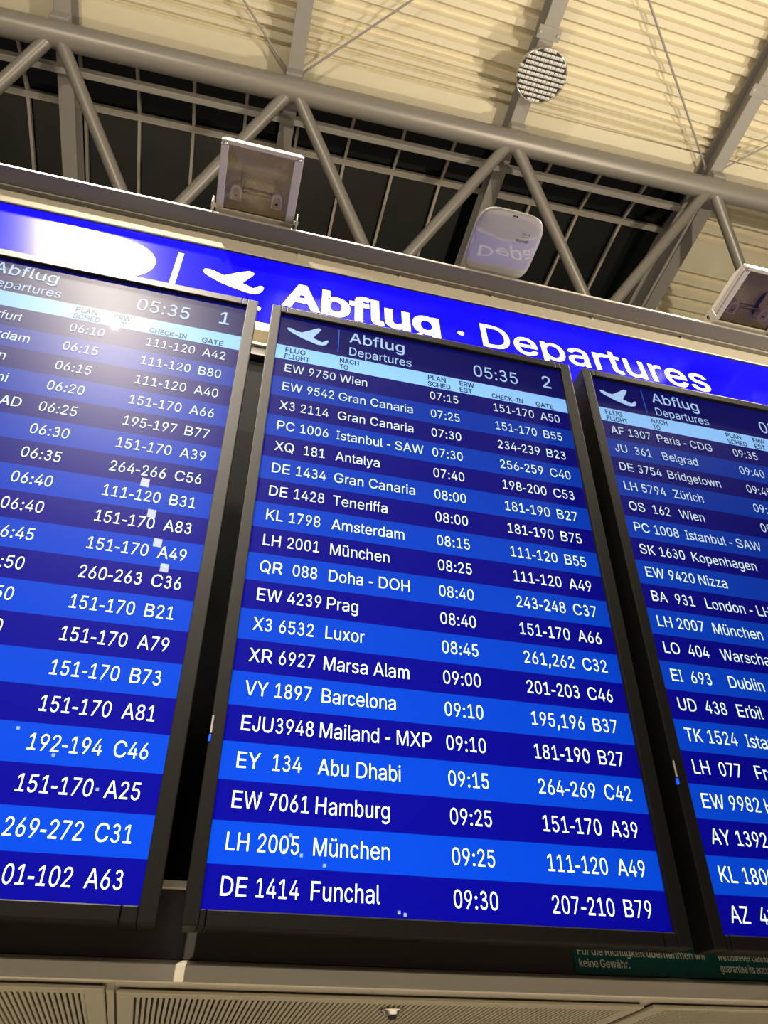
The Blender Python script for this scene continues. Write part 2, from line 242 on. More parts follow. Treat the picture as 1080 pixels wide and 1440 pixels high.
99: (396,[[(207,-8,159,-2,117,16,82,46,56,85,40,133,34,187,40,243,56,291,82,330,117,360,159,378,207,384,234,383,260,377,284,368,305,356,324,341,340,322,353,301,362,277,303,262,290,289,270,311,242,325,207,330,173,325,145,310,124,287,108,258,99,224,96,187,99,151,108,117,124,89,145,66,173,51,207,46,243,52,271,66,292,89,304,117,363,102,354,78,341,56,325,37,306,21,285,9,261,-1,235,-6)]]),
100: (424,[[(195,-8,151,-2,111,16,79,45,55,84,39,133,34,189,39,245,55,293,79,332,112,361,151,378,196,384,228,381,253,373,272,360,287,346,306,319,311,319,311,509,372,509,372,0,313,0,313,59,307,59,287,31,272,17,252,4,227,-5),(205,47,236,51,263,65,284,86,299,115,309,150,312,189,309,229,300,263,284,291,263,312,237,325,205,330,172,325,145,311,124,290,108,261,99,227,96,189,99,151,109,117,124,88,145,66,172,51)]]),
101: (404,[[(212,-8,161,-2,117,16,82,46,56,85,40,132,34,187,39,242,55,290,81,329,115,359,157,378,205,384,236,382,266,374,294,361,319,341,341,315,357,282,368,242,371,194,371,169,97,169,100,139,110,106,128,80,151,61,179,50,212,46,234,48,254,53,271,61,285,73,297,88,306,105,365,91,353,63,335,39,311,19,283,4,249,-5),(97,221,308,221,307,237,298,269,283,294,263,314,237,326,205,330,173,326,146,313,125,294,109,270,99,241)],[(97,169,75,169,75,221,97,221,96,211,96,178)],[(308,221,338,221,310,202)]]),
102: (254,[[(228,379,228,327,6,327,6,379)],[(81,0,81,432,84,461,96,486,113,505,135,519,161,527,187,530,222,527,243,521,227,468,215,472,195,474,171,470,154,460,145,443,142,419,142,0)]]),
103: (425,[[(207,-151,168,-148,134,-140,105,-127,82,-110,64,-91,51,-69,101,-41,122,-66,136,-78,154,-88,178,-95,207,-97,249,-92,282,-75,298,-58,308,-34,311,-6,311,68,306,68,287,41,272,28,252,16,227,8,195,5,152,10,113,27,80,53,55,90,39,136,34,191,39,246,55,293,80,332,112,361,152,378,196,384,228,382,253,373,273,360,288,346,308,319,313,319,313,379,372,379,372,-9,367,-54,350,-90,324,-117,291,-136,251,-147),(205,59,237,63,264,75,285,95,300,121,309,154,312,193,309,231,300,264,285,291,264,312,237,325,205,330,172,325,145,312,124,290,109,262,99,229,96,193,99,155,109,123,124,96,145,76,172,63)]]),
104: (410,[[(114,227,114,0,53,0,53,509,114,509,114,312,124,332,152,362,187,379,227,384,264,380,295,369,321,349,341,321,353,285,357,240,357,0,296,0,296,235,290,275,273,304,246,323,210,329,184,326,161,317,141,303,126,283,117,257)],[(114,312,114,287,102,287)]]),
105: (167,[[(53,0,53,379,114,379,114,0)],[(84,443,67,446,54,455,44,468,41,483,44,499,54,512,67,521,84,524,100,521,114,512,123,499,126,483,123,468,114,455,100,446)]]),
106: (167,[[(53,379,114,379,114,-30,111,-63,102,-90,86,-113,65,-129,37,-139,4,-143,-10,-143,-10,-87,2,-87,25,-83,40,-72,50,-54,53,-29)],[(83,443,67,446,53,455,44,468,41,483,44,499,53,512,67,521,83,524,100,521,114,512,123,499,126,483,123,468,114,455,100,446)]]),
107: (381,[[(110,137,110,212,121,212,284,379,360,379,184,199,177,199)],[(53,0,53,509,114,509,114,0)],[(294,0,148,186,191,229,372,0)]]),
108: (189,[[(139,-2,101,3,74,20,58,47,53,84,53,509,114,509,114,99,115,77,120,62,130,54,146,52,160,53,170,54,181,3,162,-1)]]),
109: (610,[[(53,0,53,379,112,379,112,306,118,323,132,346,151,363,172,376,195,384,219,386,257,380,287,361,309,331,317,308,322,321,337,343,357,361,381,375,407,383,437,386,468,383,497,372,522,354,541,328,553,296,557,255,557,0,496,0,496,254,490,289,473,313,447,326,419,330,395,328,374,320,358,307,345,290,338,270,335,247,335,0,274,0,274,260,269,288,253,311,229,326,199,330,178,328,158,320,140,307,126,289,117,266,114,238,114,0)]]),
110: (410,[[(114,227,114,0,53,0,53,379,112,379,112,307,124,332,152,362,187,379,227,384,264,380,295,369,321,349,341,321,353,285,357,240,357,0,296,0,296,235,290,275,273,304,246,323,210,329,184,326,161,317,141,303,126,283,117,257)],[(112,307,112,287,102,287)]]),
111: (415,[[(207,-8,159,-2,117,16,82,46,56,85,40,133,34,187,40,243,56,291,82,330,117,360,159,378,207,384,256,378,299,360,333,330,359,291,376,243,381,187,376,133,359,85,333,46,299,16,256,-2),(207,46,242,51,270,66,292,89,307,117,316,151,319,187,316,224,307,258,292,287,270,310,242,325,207,330,173,325,145,310,124,287,108,258,99,224,96,187,99,151,108,117,124,89,145,66,173,51)]]),
112: (424,[[(53,-143,53,379,112,379,112,319,118,319,137,346,152,360,171,373,197,381,229,384,274,378,313,361,345,332,370,293,385,245,390,189,385,133,370,84,346,45,313,16,274,-2,229,-8,198,-5,173,4,153,17,138,31,118,59,114,59,114,-143),(220,47,253,51,279,66,301,88,316,117,325,151,328,189,325,227,316,261,301,290,280,311,253,325,220,330,188,325,161,312,140,291,125,263,116,229,113,189,116,150,125,115,140,86,162,65,188,51)]]),
113: (424,[[(372,-143,311,-143,311,59,306,59,287,31,272,17,252,4,227,-5,195,-8,151,-2,111,16,79,45,55,84,39,133,34,189,39,245,55,293,79,332,112,361,151,378,196,384,228,381,253,373,272,360,287,346,307,319,313,319,313,379,372,379),(205,47,236,51,263,65,284,86,299,115,309,150,312,189,309,229,300,263,284,291,263,312,237,325,205,330,172,325,145,311,124,290,108,261,99,227,96,189,99,151,109,117,124,88,145,66,172,51)]]),
114: (259,[[(53,0,53,379,112,379,112,321,115,321,130,347,152,367,181,380,213,385,229,384,243,384,243,322,230,324,207,326,182,323,159,315,140,301,126,284,117,262,114,237,114,0)]]),
115: (365,[[(182,-8,145,-5,112,3,84,18,62,38,45,63,36,94,94,107,105,79,124,60,150,49,181,45,217,50,244,62,262,81,268,103,265,121,254,136,237,147,212,155,149,170,104,186,72,208,53,237,47,274,51,305,65,332,87,354,115,370,149,381,187,384,223,381,254,372,279,358,299,339,314,316,324,290,268,277,258,298,243,316,219,328,187,333,156,329,131,317,114,299,109,277,112,258,124,243,144,232,172,223,229,209,275,194,306,171,325,142,331,107,326,75,312,47,290,24,260,6,223,-5)]]),
116: (227,[[(204,379,204,327,6,327,6,379)],[(65,471,126,471,126,98,128,76,136,61,150,53,170,50,185,51,202,54,213,2,192,-3,168,-4,125,2,92,21,72,52,65,93)]]),
117: (410,[[(182,-5,146,-1,115,11,89,31,69,59,57,95,53,139,53,379,114,379,114,144,119,105,137,75,164,56,200,50,226,53,249,62,268,77,283,97,293,122,296,153,296,379,357,379,357,0,298,0,298,73,286,47,257,17,222,0)],[(298,73,298,92,307,92)]]),
118: (389,[[(163,0,17,379,84,379,165,155,187,87,195,59,203,87,224,155,305,379,371,379,226,0)],[(195,59,206,21,184,21)]]),
119: (567,[[(138,0,23,379,87,379,133,214,154,137,170,64,186,135,206,214,252,379,316,379,362,214,382,136,397,66,413,135,434,214,480,379,545,379,429,0,368,0,319,172,305,225,291,280,284,309,277,280,263,225,248,172,199,0)],[(284,309,277,338,291,338)],[(397,66,402,41,391,41)],[(170,64,175,41,165,41)]]),
120: (379,[[(21,0,155,195,29,379,100,379,147,306,179,253,191,233,202,253,233,306,282,379,352,379,224,192,358,0,287,0,231,85,200,136,189,155,178,136,148,85,91,0)],[(189,155,173,182,205,182)],[(224,192,209,169,209,214)],[(191,233,207,206,175,206)],[(155,195,171,218,171,171)]]),
121: (389,[[(47,-139,61,-86,71,-87,88,-90,104,-89,118,-84,130,-74,141,-58,151,-36,163,-1,17,379,84,379,165,155,187,87,195,60,202,87,224,155,305,379,371,379,204,-58,191,-85,177,-107,159,-124,139,-136,117,-143,91,-145,65,-143)],[(195,60,206,21,184,21)]]),
122: (380,[[(42,0,42,46,254,320,254,323,48,323,48,379,333,379,333,331,126,60,126,56,339,56,339,0)]]),
183: (196,[[(98,196,81,200,66,210,56,224,52,242,56,259,66,274,81,284,98,287,116,284,130,274,140,259,144,242,140,224,130,210,116,200)]]),
223: (441,[[(122,362,122,0,60,0,60,362,64,409,77,447,99,477,127,498,160,511,197,516,229,512,260,503,289,486,312,463,327,432,332,393,330,370,325,351,309,322,292,299,287,287,285,272,288,256,297,241,327,215,362,188,378,171,391,152,400,129,403,100,399,69,386,42,366,21,340,6,307,-4,269,-7,237,-5,207,1,182,10,164,20,187,74,217,58,238,52,265,50,297,53,321,64,337,81,342,104,339,123,330,139,300,167,264,194,248,209,235,227,226,247,223,272,224,291,230,306,247,329,264,353,270,368,272,388,266,420,250,442,226,455,197,459,164,453,141,435,127,405)]]),
228: (389,[[(160,-9,126,-5,94,5,68,22,48,45,35,73,30,108,34,138,43,161,58,179,78,193,100,203,125,211,178,220,234,227,252,230,265,235,273,243,276,255,276,257,273,279,267,297,256,311,240,322,220,329,196,331,171,329,149,322,132,313,118,301,107,288,100,274,41,291,57,322,79,346,104,364,133,375,163,382,194,384,239,379,263,372,286,360,306,343,322,320,333,290,337,251,337,0,277,0,277,52,272,52,252,25,236,12,215,1,190,-6),(170,45,202,49,228,59,248,74,263,93,272,115,276,138,276,190,259,182,231,176,200,171,175,168,134,159,117,150,103,139,95,124,92,105,94,87,102,72,114,61,130,52,149,47)],[(261,443,246,446,233,455,224,468,221,483,224,499,233,512,246,520,261,523,277,520,290,512,299,499,301,483,299,468,290,455,277,446)],[(117,443,102,446,89,455,80,468,77,483,80,499,89,512,102,520,117,523,133,520,146,512,155,499,158,483,155,468,146,455,133,446)]]),
252: (410,[[(182,-5,146,-1,115,11,89,31,69,59,57,95,53,139,53,379,114,379,114,144,119,105,137,75,164,56,200,50,226,53,249,62,268,77,283,97,293,122,296,153,296,379,357,379,357,0,298,0,298,73,286,47,257,17,222,0)],[(298,73,298,92,307,92)],[(277,443,261,446,248,455,239,468,236,483,239,499,248,512,261,520,277,523,292,520,305,512,314,499,317,483,314,468,305,455,292,446)],[(133,443,118,446,104,455,96,468,93,483,96,499,104,512,118,520,133,523,149,520,162,512,170,499,173,483,170,468,162,455,149,446)]]),
}
ADV = dict(zip("ABCDEFGHIJKLMNOPQRSTUVWXYZ", (667, 667, 722, 722, 667, 611, 778, 722, 278, 500, 667, 556, 833, 722, 778, 667, 778, 722, 667, 611, 722, 667, 944, 667, 667, 611)))
ADV.update(dict(zip("abcdefghijklmnopqrstuvwxyz", (556, 556, 500, 556, 556, 278, 556, 556, 222, 222, 500, 222, 833, 556, 556, 556, 556, 333, 500, 278, 556, 500, 722, 500, 500, 500))))
ADV.update({c: 556 for c in '0123456789üä'}); ADV.update({' ': 278, '-': 333, ':': 278, ',': 278, '.': 278, '·': 333, 'ß': 611, '(': 333, ')': 333})
_gc = {}
def glyph(ch, off=0.0):
    key = (ch, round(off, 2))
    if key in _gc: return _gc[key]
    a, parts = GL[ord(ch)]; flat_ = []; tri = []
    for part in parts:                      # a stroke and the holes in it; strokes of one letter may overlap
        cu = bpy.data.curves.new('outline', 'CURVE'); cu.dimensions = '2D'; cu.fill_mode = 'BOTH'
        for q in part:
            lp = [(q[i], q[i + 1]) for i in range(0, len(q), 2)]
            if off:
                cl = [p for i, p in enumerate(lp) if math.dist(p, lp[i - 1]) > 3]
                lp = cl if len(cl) > 2 else lp
                n = len(lp); new = []
                for i in range(n):
                    p0 = Vector(lp[i - 1]); p1 = Vector(lp[i]); p2 = Vector(lp[(i + 1) % n])
                    d1 = (p1 - p0).normalized(); d2 = (p2 - p1).normalized()
                    n1 = Vector((-d1.y, d1.x)); n2 = Vector((-d2.y, d2.x)); nn = n1 + n2
                    if nn.length < 0.3: nn = n1
                    nn.normalize(); k = min(1.5, 1 / max(0.5, nn.dot(n1)))
                    new.append(tuple(p1 + nn * (off * k)))
                lp = new
            sp = cu.splines.new('POLY'); sp.points.add(len(lp) - 1); sp.use_cyclic_u = True
            for pt, (x, y) in zip(sp.points, lp): pt.co = (x / 1000, y / 1000, 0, 1)
        ob = bpy.data.objects.new('outline', cu); me = bpy.data.meshes.new_from_object(ob); o = len(flat_)
        flat_ += [(v.co.x * 1000, v.co.y * 1000) for v in me.vertices]; tri += [tuple(i + o for i in p.vertices) for p in me.polygons]
        bpy.data.objects.remove(ob); bpy.data.meshes.remove(me); bpy.data.curves.remove(cu)
    _gc[key] = (a, flat_, tri); return _gc[key]
def layout(text, cap, style='narrow', k=0.843, off=0.0):
    """-> (verts 2D, faces, xmin, xmax), baseline at 0"""
    V = []; F = []; x = 0.0; u = cap / 509.0; e = cap / 0.716 / 1000.0
    for ch in text:
        if style == 'narrow':
            adv = ADV[ch] * e * k
            if ch == '-':
                o = len(V); V += [(x + 0.10 * adv, 0.222 * e * 1000), (x + 0.90 * adv, 0.222 * e * 1000), (x + 0.90 * adv, 0.312 * e * 1000), (x + 0.10 * adv, 0.312 * e * 1000)]; F.append((o, o + 1, o + 2, o + 3))
            elif ch != ' ':
                a, pts, tri = glyph(ch, off); s = min(adv / a, u * 1.02); pad = (adv - a * s) / 2
                o = len(V); V += [(x + pad + px * s, py * u) for px, py in pts]; F += [tuple(i + o for i in t) for t in tri]
        else:
            adv = (140 if ch == ' ' else GL[ord(ch)][0]) * u * k
            if ch != ' ':
                a, pts, tri = glyph(ch, off); o = len(V)
                V += [(x + px * u * k, py * u) for px, py in pts]; F += [tuple(i + o for i in t) for t in tri]
        x += adv
    xs = [p[0] for p in V]
    return V, F, min(xs), max(xs)
def write(mb, text, x, z, cap, m, place, width=None, right=None, **kw):
    """left edge of the ink at x (or right edge at `right`), baseline z; place(u, v) -> 3D point"""
    V, F, a, b = layout(text, cap, **kw)
    s = width / (b - a) if width else 1.0
    x0 = (right - (b - a) * s) if right is not None else x
    mb.add([place(x0 + (p[0] - a) * s, z + p[1]) for p in V], F, m)

# ------------------------------------------------------------------ roof (everything here climbs gently to the right)
def zr(x, z0): return z0 + 0.07 * (x - 0.5)
def build_deck(name, x0, x1, y0, y1, z0, label):
    """trapezoidal sheet whose ribs run almost along the truss"""
    mb = MB(); pitch = 0.108; h = 0.045; yaw = math.tan(R(1.6))
    prof = [(0, h), (0.036, h), (0.052, 0), (0.092, 0)]
    n = int((y1 - y0 + 0.4) / pitch) + 2; pts = []
    for i in range(n):
        for dy, dz in prof: pts.append((y0 - 0.2 + i * pitch + dy, dz))
    vs = []; keep = []
    for y, dz in pts:
        for x in (x0, x1):
            yy = min(max(y + (x - 0.7) * yaw, y0), y1); vs.append((x, yy, zr(x, z0) + dz))
    fs = [(2 * i, 2 * i + 1, 2 * i + 3, 2 * i + 2) for i in range(len(pts) - 1)]
    mb.add(vs, fs, M['deck'])
    return tag(mb.build(name), label, 'ceiling', kind='structure')
build_deck('ceiling', -8, 12, -9.0, 1.62, 6.80, 'cream corrugated metal ceiling above the truss')
build_deck('ceiling', 3.035, 9, 1.67, 4.6, 6.92, 'shaded corrugated metal ceiling right of the black skylight')
mb = MB(); mb.add([(-8, 1.50, zr(-8, 6.795)), (12, 1.50, zr(12, 6.795)), (12, 1.66, zr(12, 6.795)), (-8, 1.66, zr(-8, 6.795))], [(0, 1, 2, 3)], M['deck'])
mb.add([(-8, 1.66, zr(-8, 6.795)), (12, 1.66, zr(12, 6.795)), (12, 1.66, zr(12, 7.0)), (-8, 1.66, zr(-8, 7.0))], [(0, 1, 2, 3)], M['deck'])
tag(mb.build('trim_1'), 'smooth cream strip between corrugated ceiling and truss tube', 'trim', kind='structure')
mb = MB(); mb.add([(3.035, 2.14, zr(3.035, 6.915)), (9, 2.14, zr(9, 6.915)), (9, 2.36, zr(9, 6.915)), (3.035, 2.36, zr(3.035, 6.915))], [(0, 1, 2, 3)], M['deck'])
tag(mb.build('trim_2'), 'smooth cream strip across the shaded corrugated ceiling', 'trim', kind='structure')
mb = MB(); mb.add([(-12, -10, 0), (14, -10, 0), (14, 8, 0), (-12, 8, 0)], [(0, 1, 2, 3)], M['floor'])
tag(mb.build('floor'), 'grey stone floor of the hall', 'floor', kind='structure')

# rafters run away from the camera above the tube and on past the skylight
RAF = [(-1.325, 'grey steel rafter at the left, passing the leftmost truss joint'), (-0.04, 'grey steel rafter passing the truss joint left of the round studded disc'),
       (1.375, 'grey steel rafter the round studded disc hangs from'), (2.845, 'grey steel rafter at the right end of the skylight')]
for x, lab in RAF:
    ye = 0.09 if x > 2 else 2.4
    rb = empty('roof_rafter', (x, 1.6, zr(x, 6.62)), lab, 'beam', 'roof rafters'); rb['kind'] = 'thing'
    b = MB(); z = 0.0
    b.box((-0.045, -10.0, 0), (0.045, ye, 0.012), M['steel']); b.box((-0.006, -10.0, 0.012), (0.006, ye, 0.160), M['steel'])
    b.box((-0.045, -10.0, 0.160), (0.045, ye, 0.172), M['steel']); b.build('steel_section', rb, 0.002, 1)
    p = MB(); p.box((-0.07, -0.62, -0.008), (0.07, -0.55, 0.0), M['steel'])
    for s in (-1, 1): p.tube((s * 0.055, -0.585, -0.016), (s * 0.055, -0.585, -0.006), 0.009, M['alu'], 8)
    p.build('splice_plate', rb)
    g = MB(); g.box((-0.05, -0.075, -0.085), (0.05, 0.075, 0.0), M['steel']); g.build('seat_plate', rb, 0.003, 1)

# triangular tube truss: upper chord at the ceiling, lower chord behind the gantry, zigzag webs
def P_up(x): return Vector((x, 1.6, zr(x, 6.48)))
def P_lo(x): return Vector((x, 2.3, zr(x, 5.82)))
tr = empty('roof_truss', (0.7, 1.6, zr(0.7, 6.48)), 'grey tubular roof truss of one thick tube and zigzag struts', 'truss')
o = Vector((0.7, 1.6, zr(0.7, 6.48)))
b = MB(); b.tube(P_up(-6) - o, P_up(9) - o, 0.070, M['tube'], 40); b.build('chord_tube', tr)
b = MB(); b.tube(P_lo(-6) - o, P_lo(9) - o, 0.055, M['tube'], 24); b.build('chord_tube', tr)
UP = [-2.68, -1.325, -0.03, 1.35, 2.79, 4.2]; LO = [-2.05, -0.73, 0.664, 2.13, 3.5]
for i in range(len(LO)):
    for xu, xs in ((UP[i], 0.06), (UP[i + 1], -0.06)):
        a = P_up(xu) + Vector((xs * 0.55, 0.02, -0.03)); c = P_lo(LO[i]) + Vector((-xs * 0.6, 0, 0))
        b = MB(); b.tube(a - o, c - o, 0.037, M['tube'], 20); b.build('web_strut', tr)

# secondary member behind the upper chord
sb = MB(); sb.prism((-6, 1.80, zr(-6, 6.582)), (2.70, 1.80, zr(2.70, 6.578)), 0.035, 0.07, M['steel'])
tag(sb.build('purlin', None, 0.003, 1), 'flat grey steel purlin running behind the thick truss tube', 'beam')

# thin bracing rods under the ceiling
def rod(a, c, lab):
    b = MB(); b.tube(a, c, 0.0065, M['steel'], 8)
    for p in (a, c): b.tube(Vector(p) - Vector((0, 0, 0.012)), Vector(p) + Vector((0, 0, 0.012)), 0.016, M['steel'], 8)
    tag(b.build('brace_rod'), lab, 'rod', 'ceiling bracing rods')
rod((0.0, 1.57, zr(0, 6.70)), (1.33, 0.32, zr(1.33, 6.70)), 'thin brace rod crossing the ceiling from the middle joint up to the right')
rod((-0.085, 1.57, zr(-.08, 6.70)), (-1.29, 0.33, zr(-1.29, 6.70)), 'thin brace rod running up and left from the middle truss joint')
rod((2.80, 1.55, zr(2.8, 6.70)), (1.42, 0.30, zr(1.42, 6.70)), 'thin brace rod on the cream ceiling right of the round studded disc')
rod((2.90, 1.55, zr(2.9, 6.70)), (4.25, 0.30, zr(4.25, 6.70)), 'short length of brace rod at the right edge beyond the last rafter')

# skylight: sloping near row of panes, flat far row, glazing bars between
sky = MB()
xa, xb = -6.0, 2.80
sky.add([(xa, 1.66, zr(xa, 6.70)), (xb, 1.66, zr(xb, 6.70)), (xb, 2.06, zr(xb, 6.83)), (xa, 2.06, zr(xa, 6.83))], [(0, 1, 2, 3)], M['night'])
sky.add([(xa, 2.06, zr(xa, 6.83)), (xb, 2.06, zr(xb, 6.83)), (xb, 4.4, zr(xb, 6.83)), (xa, 4.4, zr(xa, 6.83))], [(0, 1, 2, 3)], M['night'])
skyo = tag(sky.build('window_1'), 'black night skylight behind the roof truss', 'skylight', kind='structure')
xs = [-5.8 + 0.333 * i for i in range(11)] + [-1.96, -1.59, -1.262, -0.942, -0.613, -0.30, 0.03, 0.365, 0.70, 1.04, 1.38, 1.72, 2.09, 2.44]
for x in xs:
    b = MB(); b.prism((x, 1.62, zr(x, 6.665)), (x, 2.06, zr(x, 6.80)), 0.018, 0.03, M['alu'])
    b.prism((x, 2.05, zr(x, 6.80)), (x, 4.4, zr(x, 6.80)), 0.018, 0.03, M['alu']); b.build('glazing_bar', skyo)
b = MB(); b.prism((xa, 2.06, zr(xa, 6.795)), (xb, 2.06, zr(xb, 6.795)), 0.04, 0.035, M['alu']); b.build('transom', skyo)
# deep curb that closes the skylight on the right
b = MB(); b.box((2.78, 1.72, 6.66), (2.80, 4.4, 7.3), M['steel']); b.box((2.96, 1.72, 6.90), (3.01, 4.4, 7.3), M['steel'])
b.box((2.78, 1.72, 7.05), (3.0, 4.4, 7.10), M['steel']); b.box((2.93, 1.72, 6.885), (3.03, 4.4, 6.905), M['steel']); b.box((2.74, 1.72, 6.79), (2.84, 4.4, 6.80), M['steel'])
tag(b.build('skylight_curb'), 'deep grey steel curb at the right end of the black skylight', 'beam')

# round disc faced with little pyramids, hung under its rafter
dc = empty('studded_disc', (1.383, 1.207, 6.545), 'round disc faced with small white pyramids under a rafter', 'ceiling fixture')
Rr = 0.150
b = MB(); b.lathe([(Rr - 0.006, 0.004), (Rr, -0.002), (Rr, 0.034), (Rr - 0.01, 0.040), (0.0, 0.040)], M['chrome'], 48); b.lathe([(Rr - 0.004, 0.004), (0.0, 0.004)], M['black'], 48); b.build('casing', dc)
b = MB(); st = 0.0272; qd = R(2); n = 6
for i in range(-n, n + 1):
    for j in range(-n, n + 1):
        cx, cy = i * st, j * st
        if math.hypot(cx, cy) > Rr - 0.008: continue
        h = st * 0.45; k = 0.74
        base = [(cx - h, cy - h * k, 0.003), (cx + h, cy - h * k, 0.003), (cx + h, cy + h * k, 0.003), (cx - h, cy + h * k, 0.003)]
        b.add(base + [(cx, cy - h * 0.10, -0.020)], [(0, 1, 4), (1, 2, 4), (2, 3, 4), (3, 0, 4)], M['pyramid'])
b.build('pyramid_facing', dc)
b = MB(); b.tube((0, 0, 0.038), (0, 0, zr(1.383, 6.62) - 6.545 - 0.001), 0.03, M['steel'], 16); b.build('mount', dc)

# ------------------------------------------------------------------ gantry
GX0, GX1 = -2.2, 4.6
# black board behind the screens, with its trims
bd = empty('display_board', (0.5, 1.2, 1.86), 'long black board the departure screens are mounted on', 'board')
def rel(b_, root, name, bev=0.0, seg=1):
    o_ = b_.build(name, root, bev, seg); o_.matrix_parent_inverse = Matrix.Translation(-Vector(root.location)); return o_
b = MB(); b.box((GX0, 1.200, 1.968), (GX1, 1.240, 3.245), M['board']); rel(b, bd, 'panel')
b = MB(); b.box((GX0, 1.198, 1.8695), (GX1, 1.240, 1.957), M['bronze']); rel(b, bd, 'lower_panel')
b = MB(); b.box((GX0, 1.192, 1.957), (GX1, 1.240, 1.968), M['rail']); rel(b, bd, 'trim_strip', 0.001)
b = MB(); b.box((GX0, 1.185, 3.245), (GX1, 1.240, 3.280), M['bronze']); rel(b, bd, 'upper_panel')
b = MB(); b.box((GX0, 1.178, 3.280), (GX1, 1.240, 3.291), M['trim']); rel(b, bd, 'trim_strip', 0.001)
b = MB(); b.box((GX0, 1.2405, 1.8695), (GX1, 1.62, 3.70), M['fascia'])
for x in (-1.9, 4.3): b.box((x - 0.06, 1.38, 3.70), (x + 0.06, 1.50, 6.90), M['steel'])
rel(b, bd, 'backing_frame')

# illuminated sign
sg = empty('illuminated_sign', (0.5, 1.168, 3.326), 'long backlit blue sign reading Abflug and Departures', 'sign')
b = MB(); b.box((GX0, 1.170, 3.3645), (GX1, 1.236, 3.702), M['sign']); rel(b, sg, 'sign_face')
b = MB(); b.box((GX0, 1.164, 3.704), (GX1, 1.236, 3.764), M['trim']); b.box((GX0, 1.164, 3.3256), (GX1, 1.236, 3.3625), M['trim'])
rel(b, sg, 'frame', 0.0012)
b = MB(); b.box((GX0, 1.167, 3.7005), (GX1, 1.172, 3.7045), M['black']); rel(b, sg, 'gap_strip')  # black strip standing in for the dark gap between face and frame
for x in (-0.545, -0.225, 0.075, 0.395, 0.70, 1.05, 1.38):
    b = MB(); b.tube((x, 1.158, 3.760), (x, 1.170, 3.760), 0.0045, M['chrome'], 10); rel(b, sg, 'screw')
SP = lambda u, v: (u, 1.1690, v)
b = MB(); write(b, 'Abflug', 0.043, 3.478, 0.116, M['signw'], SP, width=0.466, style='own', off=27)
rel(b, sg, 'german_lettering')
b = MB(); b.lathe([(0.0105, 0), (0.0, 0)], M['signw'], 20); b.v = [(0.574 + x, 1.169, 3.519 + y) for x, y, z in b.v]; rel(b, sg, 'separator_dot')
b = MB(); write(b, 'Departures', 0.640, 3.478, 0.116, M['signw'], SP, width=0.762, style='own', off=9); rel(b, sg, 'english_lettering')
PLANE = [(-0.1854, 3.5666), (-0.1811, 3.5785), (-0.1693, 3.5814), (-0.1547, 3.5775), (-0.1374, 3.5687), (-0.1247, 3.564), (-0.0951, 3.5902), (-0.0604, 3.6148), (-0.0505, 3.6125), (-0.0439, 3.6053), (-0.0478, 3.5915), (-0.0727, 3.5437), (-0.0546, 3.5353), (-0.0406, 3.5273), (-0.0231, 3.5479), (-0.0149, 3.5473), (-0.0111, 3.539), (-0.0147, 3.5221), (-0.0216, 3.5079), (-0.033, 3.4996), (-0.053, 3.4994), (-0.0942, 3.5099), (-0.1297, 3.5227), (-0.1665, 3.5448), (-0.1801, 3.5569)]
def flat(b_, poly, m, place):
    tri = tessellate_polygon([[Vector((u, v, 0)) for u, v in poly]]); b_.add([place(u, v) for u, v in poly], [tuple(t) for t in tri], m)
b = MB(); flat(b, PLANE, M['signw'], SP)
flat(b, [(-0.185, 3.4240), (-0.0150, 3.4240), (-0.0105, 3.4290), (-0.0105, 3.4370), (-0.0150, 3.4420), (-0.185, 3.4420)], M['signw'], SP); rel(b, sg, 'takeoff_pictogram')
b = MB(); flat(b, [(-0.2625, 3.452), (-0.2465, 3.452), (-0.2465, 3.634), (-0.2625, 3.634)], M['signc'], SP); rel(b, sg, 'divider_bar')
CI = (-0.408, 3.545, 0.096); circ = [(CI[0] + CI[2] * math.cos(2 * math.pi * i / 48), CI[1] + CI[2] * math.sin(2 * math.pi * i / 48)) for i in range(48)]
b = MB(); flat(b, circ, M['signw'], SP); rel(b, sg, 'info_disc')
b = MB(); S2 = lambda u, v: (u, 1.1682, v)
flat(b, [(CI[0] + 0.014 * math.cos(2 * math.pi * i / 20), 3.588 + 0.014 * math.sin(2 * math.pi * i / 20)) for i in range(20)], M['sign'], S2)
flat(b, [(-0.430, 3.556), (-0.396, 3.556), (-0.396, 3.500), (-0.384, 3.500), (-0.384, 3.484), (-0.432, 3.484), (-0.432, 3.500), (-0.420, 3.500), (-0.420, 3.540), (-0.430, 3.540)], M['sign'], S2); rel(b, sg, 'info_letter')

# canopy ledge over the sign: two stepped sheet metal lips
cp = empty('canopy_ledge', (0.5, 1.2, 3.766), 'stepped taupe sheet metal ledge above the blue sign', 'ledge')
b = MB(); b.box((GX0, 1.151, 3.766), (GX1, 1.26, 3.7718), M['fascia']); rel(b, cp, 'lower_lip', 0.001)
b = MB(); b.box((GX0, 1.149, 3.7655), (GX1, 1.151, 3.7705), M['lip']); b.box((GX0, 1.0965, 3.7715), (GX1, 1.099, 3.7805), M['lip']); rel(b, cp, 'lit_edge', 0.0006)  # front edges of the ledge, painted lighter where lamps would catch them
b = MB(); b.box((GX0, 1.099, 3.772), (GX1, 1.37, 3.780), M['fascia']); rel(b, cp, 'upper_lip', 0.0025, 2)

# lower aluminium rail with chamfered top edge
def yz(u, v, d): return (d, u, v)
b = MB(); b.extrude([(1.200, 1.869), (1.178, 1.8600), (1.176, 1.858), (1.176, 1.8385), (1.178, 1.8370), (1.240, 1.8370), (1.240, 1.869)], yz, GX0, GX1, M['rail'])
tag(b.build('bottom_rail'), 'brushed aluminium rail along the bottom of the board', 'rail')

